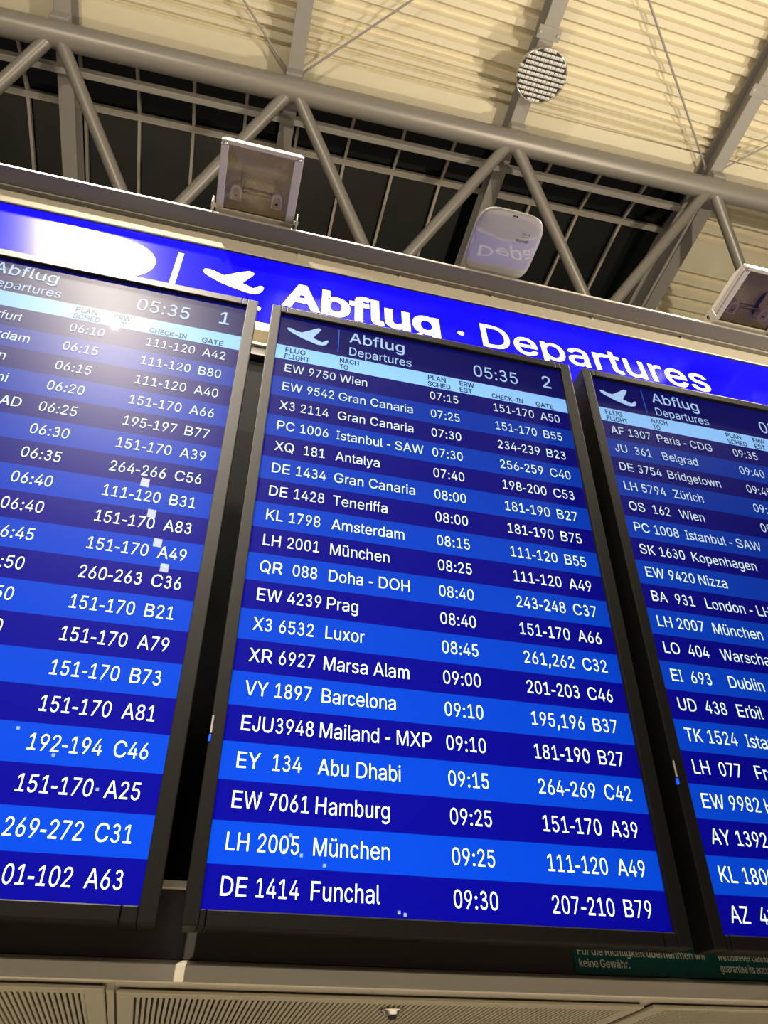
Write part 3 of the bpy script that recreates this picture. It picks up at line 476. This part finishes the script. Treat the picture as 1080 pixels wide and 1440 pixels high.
# slotted soffit panels
def soffit(x0, x1, y0, y1, sx0, sx1, sy0, lab, shear=0.0):
    r = empty('vent_panel', ((x0 + x1) / 2, (y0 + y1) / 2, 1.835), lab, 'vent panel', 'slotted panels under the board')
    z0, z1 = 1.829, 1.834
    f_ = MB(); f_.box((x0, y0, z0), (x1, sy0, z1), M['soffit']); f_.box((x0, sy0, z0), (sx0, y1, z1), M['soffit']); f_.box((sx1, sy0, z0), (x1, y1, z1), M['soffit'])
    f_.box((x0, y1, z0), (x1, y1 + 0.02, z1), M['soffit']); rel(f_, r, 'border', 0.0012)
    g_ = MB(); p = 0.0075; n_ = int((sx1 - sx0) / p); p = (sx1 - sx0) / n_
    for i in range(n_): g_.box((sx0 + i * p + 0.0032, sy0, z0 + 0.0004), (sx0 + (i + 1) * p, y1, z1 - 0.002), M['soffit'])
    rel(g_, r, 'slats')
    k_ = MB(); k_.box((x0 + 0.004, y0 + 0.004, z1), (x1 - 0.004, y1, z1 + 0.003), M['gap']); rel(k_, r, 'void_sheet')  # dark sheet standing in for the shaded void above the slats
    return r
soffit(-1.10, -0.068, 1.186, 1.60, -1.07, -0.0945, 1.211, 'slotted beige vent panel at the bottom left corner')
soffit(-0.053, 0.712, 1.203, 1.60, -0.030, 0.690, 1.226, 'slotted beige vent panel with the small chrome sensor')
soffit(0.727, 1.90, 1.203, 1.60, 0.755, 1.87, 1.216, 'slotted beige vent panel at the bottom right corner')
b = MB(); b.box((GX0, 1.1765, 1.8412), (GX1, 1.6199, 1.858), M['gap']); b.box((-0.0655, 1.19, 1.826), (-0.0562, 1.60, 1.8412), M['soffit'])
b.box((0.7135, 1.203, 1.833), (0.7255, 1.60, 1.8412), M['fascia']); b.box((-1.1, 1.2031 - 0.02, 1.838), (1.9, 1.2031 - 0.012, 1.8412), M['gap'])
b = MB(); b.box((GX0, 1.2405, 1.8371), (GX1, 1.60, 1.8595), M['fascia']); b.box((-0.0655, 1.186, 1.8292), (-0.0562, 1.60, 1.8368), M['soffit'])
tag(b.build('soffit_carrier'), 'narrow beige carrier bar between the two left vent panels', 'panel')

# small chrome sensor in the middle panel
ds = empty('chrome_sensor', (0.334, 1.257, 1.829), 'small chrome domed sensor on the slotted panel', 'sensor')
b = MB(); b.lathe([(0.0, 0.0), (0.0165, 0.0), (0.0165, -0.003), (0.0125, -0.004), (0.0115, -0.008), (0.0, -0.009)], M['chrome'], 28); b.build('ring', ds)
b = MB(); b.lathe([(0.007, -0.008), (0.006, -0.012), (0.0, -0.0135)], M['black'], 20); b.build('lens', ds)

# teal notice at the bottom right
nt_ = empty('notice_panel', (1.2, 1.197, 1.869), 'dark teal notice strip with pale disclaimer text', 'notice')
b = MB(); b.box((0.606, 1.1962, 1.8695), (1.9, 1.1978, 1.9560), M['teal']); rel(b, nt_, 'panel')
NP = lambda u, v: (u, 1.1959, v)
b = MB()
for i, (s, wd, x_) in enumerate([('Keine Haftung für Richtigkeit', None, 0.614), ('der Angaben. Diese werden', None, 0.614), ('Für die Richtigkeit übernehmen wir', 0.222, 0.614), ('keine Gewähr.', 0.0845, 0.614)]):
    zb = [1.9325, 1.9150, 1.8955, 1.8792][i]
    if i < 2: write(b, ['t', 'en'][i], 0, zb, 0.0108, M['print'], NP, right=[0.8225, 0.829][i], style='own', k=0.66, off=6)
    else: write(b, s, x_, zb, 0.0108, M['print'], NP, width=wd, style='own', off=6)
rel(b, nt_, 'german_text')
b = MB(); write(b, 'We however cannot', 0.857, 1.8955, 0.0108, M['print'], NP, style='own', k=0.70, off=6); write(b, 'guarantee its accuracy.', 0.857, 1.8792, 0.0108, M['print'], NP, style='own', k=0.70, off=6)
rel(b, nt_, 'english_text')

# ------------------------------------------------------------------ departure screens
SW, SH = 0.6804, 1.2068
HA, HB = 0.0988, 0.1427; RH = (SH - HB) / 19
TILT = R(6.0); TL = Vector((0.036647, 0.962701, 3.102152))
def screen(x_off, number, rows, label, led_v=-0.9845):
    base = TL + Vector((x_off + SW / 2, SH * math.sin(TILT), -SH * math.cos(TILT)))
    r = empty('departure_screen', base, label, 'screen', 'departure screens', (TILT, 0, 0))
    L = lambda u, v, y=0.0: (u - SW / 2, y, v + SH)
    bl, br, bt, bb = 0.021, 0.024, 0.0205, 0.0200; F, B = -0.009, 0.046
    b = MB()
    def bx(u0, v0, u1, v1, y0=F, y1=B): b.box(L(u0, v0, y0), L(u1, v1, y1), M['bezel'])
    bx(-bl, -SH - bb, 0, bt); bx(SW, -SH - bb, SW + br, bt)
    bx(0, 0, 0.0115, bt); bx(0.0125, 0, SW - 0.0125, bt); bx(SW - 0.0115, 0, SW, bt)
    bx(0, -SH - bb, 0.0075, -SH); bx(0.0085, -SH - bb, SW - 0.0215, -SH); bx(SW - 0.0205, -SH - bb, SW, -SH)
    b.build('bezel', r, 0.0018, 2)
    b = MB(); b.box(L(-bl + 0.003, -SH - bb + 0.003, 0.004), L(SW + br - 0.003, bt - 0.003, B - 0.001), M['black']); b.build('housing', r)
    b = MB(); b.box(L(0, -SH, 0.0002), L(SW, 0, 0.003), M['black']); pn = b.build('display_panel', r)
    def band(v0, v1, m): b.add([L(0, v0), L(SW, v0), L(SW, v1), L(0, v1)], [(0, 1, 2, 3)], m)
    b = MB(); band(0, -HA, M['head']); T = lambda u, v: L(u, v, -0.0006); mm = 0.001
    pl = [(18.3, -41.2), (21.0, -38.5), (27.6, -39.3), (39.8, -44.6), (50.7, -46.7), (70.1, -33.6), (83.8, -22.9), (88.0, -20.8), (94.8, -24.2), (77.5, -57.5), (88.5, -62.3), (98.9, -66.4), (108.5, -56.8), (111.5, -56.4), (112.9, -59.6), (108.1, -72.6), (98.8, -76.7), (87.0, -77.0), (53.2, -65.7), (34.8, -56.0), (22.4, -49.0)]
    flat(b, [(u * mm, v * mm) for u, v in pl], M['htxt'], T)
    flat(b, [(0.1345, -0.089), (0.1362, -0.089), (0.1362, -0.0115), (0.1345, -0.0115)], M['line'], T)
    def t(s, u, v, cap, m, **k): write(b, s, u * mm, v * mm, cap * mm, M[m], T, **k)
    t('Abflug', 160, -46.5, 33, 'htxt', width=0.129, style='own', off=5); t('Departures', 161, -90, 26, 'htxt', width=0.144, style='own')
    t('05:35', 455.5, -78, 38, 'htxt', width=0.109, style='own', off=2); t(number, 628, -69.5, 39, 'htxt', style='own', off=5, k=0.85)
    b.build('header_bar', pn); b = MB(); band(-HA, -HB, M['strip'])
    for s, u, v, wd in (('FLUG', 20, -119.5, 44), ('FLIGHT', 20, -139.8, 54.3), ('NACH', 140.5, -119.5, 43), ('TO', 140.5, -139.8, 19.5), ('PLAN', 343, -119.5, 42), ('SCHED', 342, -139.8, 53.3),
                        ('ERW', 418, -119.5, 35), ('EST', 417, -139.8, 30), ('CHECK-IN', 494, -139.8, 75.6), ('GATE', 601.5, -139.8, 44)):
        t(s, u, v, 14.2, 'stxt', width=wd * mm, style='own', off=17)
    b.build('column_heading_bar', pn)
    for i, (fl, de, tm, ck, gt, dx) in enumerate(rows):
        v = -HB * 1000 - i * RH * 1000 - 38.2
        k = dict(off=0.5); b = MB(); band(-HB - i * RH, -HB - (i + 1) * RH, M['row_dark'] if i % 2 == 0 else M['row_light'])
        if fl: t(fl, 22.5 if fl[0] not in 'ABEU' else 23.5, v, 23.5, 'txt', **k)
        if de: t(de, dx or 142.8, v, 23.5, 'txt', right=(-dx * mm if dx and dx < 0 else None), **k)
        if tm: t(tm, 345, v, 23.5, 'txt', right=0.4113, **k)
        if ck: t(ck, 494, v, 23.5, 'txt', right=0.592, **k)
        if gt: t(gt, 608, v, 23.5, 'txt', **k)
        b.build('flight_row', pn)
    b = MB(); b.box(L(-0.0215, led_v - 0.005, F - 0.002), L(-0.0183, led_v + 0.005, F + 0.002), M['led']); b.build('status_light', r, 0.0008, 2)
    b = MB(); b.box(L(-0.0205, led_v + 0.007, F - 0.0014), L(-0.0178, led_v + 0.034, F + 0.002), M['steel']); b.build('sensor_cover', r, 0.0006, 1)
    # wall bracket, hidden behind the housing: plates reaching back to the vertical board
    for u in (0.22, 0.46):
        for v in (-0.30, -1.05):
            b = MB(); p0 = Vector(L(u, v, B - 0.004)); yb = (1.2 - (base.y + p0.y * math.cos(TILT) - p0.z * math.sin(TILT))) / math.cos(TILT)
            b.box((p0.x - 0.03, p0.y, p0.z - 0.03), (p0.x + 0.03, p0.y + yb - 0.004, p0.z + 0.03), M['black']); b.build('wall_bracket', r)
    b = MB(); b.tube(L(-0.008, -SH + 0.012, B), L(-0.008, -SH + 0.012, B + 0.018), 0.012, M['black'], 20); b.build('latch_knob', r)
    return r
n_ = ''
R1 = [(n_, 'Frankfurt', '06:10', '111-120', 'A42', -254.4), (n_, 'Amsterdam', '06:15', '111-120', 'B80', -283.4), (n_, 'München', '06:15', '111-120', 'A40', -255.4), (n_, 'ni', '06:20', '151-170', 'A66', -275), (n_, 'AD', '06:25', '195-197', 'B77', -314.4),
      (n_, n_, '06:30', '151-170', 'A39', 0), (n_, n_, '06:35', '264-266', 'C56', 0), (n_, n_, '06:40', '111-120', 'B31', 0), (n_, n_, '06:40', '151-170', 'A83', 0), (n_, n_, '06:45', '151-170', 'A49', 0), (n_, n_, '06:50', '260-263', 'C36', 0),
      (n_, n_, '06:50', '151-170', 'B21', 0), (n_, n_, '06:50', '151-170', 'A79', 0), (n_, n_, n_, '151-170', 'B73', 0), (n_, n_, n_, '151-170', 'A81', 0), (n_, n_, n_, '192-194', 'C46', 0), (n_, n_, n_, '151-170', 'A25', 0), (n_, n_, n_, '269-272', 'C31', 0), (n_, n_, n_, '101-102', 'A63', 0)]
R2 = [r_ + (0,) for r_ in [('EW 9750', 'Wien', '07:15', '151-170', 'A50'), ('EW 9542', 'Gran Canaria', '07:25', '151-170', 'B55'), ('X3 2114', 'Gran Canaria', '07:30', '234-239', 'B23'), ('PC 1006', 'Istanbul - SAW', '07:30', '256-259', 'C40'), ('XQ  181', 'Antalya', '07:40', '198-200', 'C53'),
      ('DE 1434', 'Gran Canaria', '08:00', '181-190', 'B27'), ('DE 1428', 'Teneriffa', '08:00', '181-190', 'B75'), ('KL 1798', 'Amsterdam', '08:15', '111-120', 'B55'), ('LH 2001', 'München', '08:25', '111-120', 'A49'), ('QR  088', 'Doha - DOH', '08:40', '243-248', 'C37'),
      ('EW 4239', 'Prag', '08:40', '151-170', 'A66'), ('X3 6532', 'Luxor', '08:45', '261,262', 'C32'), ('XR 6927', 'Marsa Alam', '09:00', '201-203', 'C46'), ('VY 1897', 'Barcelona', '09:10', '195,196', 'B37'), ('EJU3948', 'Mailand - MXP', '09:10', '181-190', 'B27'), ('EY  134', 'Abu Dhabi', '09:15', '264-269', 'C42'),
      ('EW 7061', 'Hamburg', '09:25', '151-170', 'A39'), ('LH 2005', 'München', '09:25', '111-120', 'A49'), ('DE 1414', 'Funchal', '09:30', '207-210', 'B79')]]
R3_ = [r_ + (n_, n_, 0) for r_ in [('AF 1307', 'Paris - CDG', '09:35'), ('JU  361', 'Belgrad', '09:40'), ('DE 3754', 'Bridgetown', '09:45'), ('LH 5794', 'Zürich', '09:45'), ('OS  162', 'Wien', '09:50'), ('PC 1008', 'Istanbul - SAW', n_), ('SK 1630', 'Kopenhagen', n_), ('EW 9420', 'Nizza', n_), ('BA  931', 'London - LHR', n_),
      ('LH 2007', 'München', n_), ('LO  404', 'Warschau', n_), ('EI  693', 'Dublin', n_), ('UD  438', 'Erbil', n_), ('TK 1524', 'Istanbul', n_), ('LH  077', 'Frankfurt', n_), ('EW 9982', 'Hamburg', n_), ('AY 1392', n_, n_), ('KL 1800', n_, n_), ('AZ  41', n_, n_)]]
screen(-0.0763 - SW, '1', R1, 'black framed departure screen numbered 1, cut off at the left')
screen(0.0, '2', R2, 'black framed departure screen numbered 2 in the middle, shown whole')
screen(0.7604, '3', R3_, 'black framed departure screen at the right starting with Paris')

# ------------------------------------------------------------------ floodlights lying face down on the ledge
def floodlight(cx, label):
    cy, z = 1.008, 3.805; hw, hd = 0.1155, 0.1125
    r = empty('flood_lamp', (cx, cy, z), label, 'floodlight', 'floodlights on the ledge')
    gx0, gx1, gy0, gy1 = -0.094, 0.090, -0.100, 0.086
    b = MB(); z1 = 0.010
    b.box((-hw, -hd, 0), (hw, gy0, z1), M['flood']); b.box((-hw, gy1, 0), (hw, hd, z1), M['flood']); b.box((-hw, gy0, 0), (gx0, gy1, z1), M['flood']); b.box((gx1, gy0, 0), (hw, gy1, z1), M['flood'])
    b.build('front_frame', r, 0.0022, 2)
    b = MB(); b.box((gx0, gy0, 0.003), (gx1, gy1, 0.006), M['glass']); b.build('front_glass', r)
    # tapered housing shell
    b = MB(); t = [(-hw + 0.004, -hd + 0.004), (hw - 0.004, -hd + 0.004), (hw - 0.004, hd - 0.004), (-hw + 0.004, hd - 0.004)]
    rings = [[(x, y, z1) for x, y in t], [(x, y, 0.030) for x, y in t], [(x * 0.80, y * 0.62 + 0.022, 0.085) for x, y in t], [(x * 0.62, y * 0.42 + 0.028, 0.100) for x, y in t]]
    vs = [p for q in rings for p in q]; fs = [(k * 4 + i, k * 4 + (i + 1) % 4, k * 4 + 4 + (i + 1) % 4, k * 4 + 4 + i) for k in range(3) for i in range(4)] + [(12, 13, 14, 15)]
    b.add(vs, fs, M['flood']); b.build('housing', r, 0.003, 2)
    # hammered reflector: steep trough with a barrel behind the lamp
    b = MB(); q = [[(gx0, gy0, 0.011), (gx1, gy0, 0.011), (gx1, gy1, 0.011), (gx0, gy1, 0.011)], [(-0.055, -0.02, 0.062), (0.052, -0.02, 0.062), (0.052, 0.072, 0.062), (-0.055, 0.072, 0.062)]]
    vs = [p for k in q for p in k]; b.add(vs, [(i, (i + 1) % 4, 4 + (i + 1) % 4, 4 + i) for i in range(4)], M['reflector'])
    n = 10; vs = []
    for i in range(n + 1):
        a = math.pi * i / n
        for x in (-0.055, 0.052): vs.append((x, 0.026 - 0.046 * math.cos(a), 0.062 + 0.022 * math.sin(a)))
    b.add(vs, [(2 * i, 2 * i + 1, 2 * i + 3, 2 * i + 2) for i in range(n)], M['reflector'], True)
    b.build('reflector', r)
    b = MB(); b.tube((-0.05, 0.036, 0.040), (0.048, 0.036, 0.040), 0.008, M['glass'], 16); b.tube((-0.044, 0.036, 0.040), (0.042, 0.036, 0.040), 0.0022, M['chrome'], 8); b.build('lamp_tube', r)
    for s in (-1, 1):
        h = MB(); x = s * 0.060 - 0.002
        arch = [(-0.017, 0.062), (-0.017, 0.036)] + [(-0.017 * math.cos(t_), 0.036 - 0.022 * math.sin(t_)) for t_ in [0.3, 0.65, 1.0, 1.3, 1.57, 1.85, 2.15, 2.5, 2.85]] + [(0.017, 0.036), (0.017, 0.062)]
        h.extrude([(x + u, v) for u, v in arch], lambda u, v, d: (u, v, d), 0.016, 0.040, M['reflector'])
        h.extrude([(x + u * 0.66, 0.038 + (v - 0.038) * 0.66 + 0.004) for u, v in arch], lambda u, v, d: (u, v, d), 0.0148, 0.020, M['ceramic'])
        h.box((x - 0.004, 0.043, 0.0140), (x + 0.004, 0.049, 0.0150), M['black']); h.tube((x - s * 0.0175, 0.040, 0.030), (x - s * 0.008, 0.040, 0.030), 0.011, M['ceramic'], 14)
        h.build('lamp_holder', r, 0.001, 1)
    for sx, sy in ((-1, -1), (1, -1)):
        s_ = MB(); s_.lathe([(0.0, -0.004), (0.0045, -0.003), (0.006, 0.0005)], M['chrome'], 12, (sx * 0.104, sy * 0.103, 0)); s_.build('screw', r)
    for s in (-1, 1):
        e = MB(); xe = s * (hw + 0.009)
        ear = [(0.062, -0.0215), (0.062, 0.012)] + [(0.088 - 0.026 * math.cos(t_), 0.012 + 0.024 * math.sin(t_)) for t_ in [0.35, 0.8, 1.2, 1.57, 1.95, 2.35, 2.8]] + [(0.114, 0.012), (0.114, -0.0215)]
        e.extrude(ear, yz, xe - 0.002, xe + 0.002, M['flood']); e.tube((xe + s * 0.005, 0.088, 0.012), (s * (hw - 0.004), 0.088, 0.012), 0.006, M['chrome'], 12)
        e.box((xe - 0.012, 0.093, -0.0215), (xe + 0.012, 0.130, -0.0188), M['flood']); e.build('bracket_ear', r, 0.001, 1)
    return r
floodlight(-0.0715, 'switched off floodlight standing on the ledge left of the white access point')
floodlight(1.588, 'switched off floodlight at the right edge, cream side showing')

# ------------------------------------------------------------------ white wireless access point over the sign
apz = 3.800
ap = empty('access_point', (0.6895, 1.013, apz), 'rounded square glossy white wireless access point above the sign', 'access point')
def sq(rx, ry, n=72, e=4.2):
    return [(rx * math.copysign(abs(math.cos(a)) ** (2 / e), math.cos(a)), ry * math.copysign(abs(math.sin(a)) ** (2 / e), math.sin(a))) for a in [2 * math.pi * i / n for i in range(n)]]
b = MB(); rings = [(1.0, 0.020), (1.0, 0.0145), (0.992, 0.0115), (0.975, 0.0090), (0.94, 0.0072), (0.86, 0.0055), (0.74, 0.0040), (0.62, 0.0028), (0.50, 0.0018), (0.36, 0.0009), (0.2, 0.0003)]
n = 72; vs = []
for k, z in rings: vs += [(x * k, y * k, z) for x, y in sq(0.1075, 0.1085)]
vs.append((0, 0, 0)); fs = [(k * n + i, k * n + (i + 1) % n, (k + 1) * n + (i + 1) % n, (k + 1) * n + i) for k in range(len(rings) - 1) for i in range(n)]
fs += [(10 * n + i, 10 * n + (i + 1) % n, 11 * n) for i in range(n)]
b.add(vs, fs, M['white'], True)
top = [(x * 0.96, y * 0.96, 0.034) for x, y in sq(0.1075, 0.1085)]; rim = [(x, y, 0.020) for x, y in sq(0.1075, 0.1085)]
b.add(rim + top, [(i, (i + 1) % n, n + (i + 1) % n, n + i) for i in range(n)] + [tuple(range(n, 2 * n))], M['white'], True); b.build('shell', ap)
b = MB(); AP = lambda u, v: (0.062 - u, -0.060 + v, -0.0006)
AQ = lambda u, v: (-u, v, 0.0073 * (u * u + v * v) / 0.0135 - 0.0009)
write(b, 'aruba', -0.0685, -0.0345 - 0.0, 0.0105, M['ink'], AQ, width=0.040, style='own', off=14)
write(b, 'a Hewlett Packard Enterprise company', -0.0655, -0.045, 0.0030, M['ink'], AQ, width=0.026, style='own')
write(b, 'AP-515', -0.0665, -0.0565, 0.0072, M['ink'], AQ, width=0.0265, style='own', off=4)
b.build('printed_marking', ap)
b = MB(); b.box((-0.004, -0.1005, 0.0040), (0.000, -0.0965, 0.008), M['black']); b.box((0.004, -0.1005, 0.0040), (0.008, -0.0965, 0.008), M['black']); b.build('indicator', ap)
b = MB(); b.box((-0.03, -0.06, 0.034), (0.03, 0.215, 0.038), M['steel']); b.box((-0.03, 0.165, -0.018), (0.03, 0.169, 0.036), M['steel']); b.build('mounting_bracket', ap)
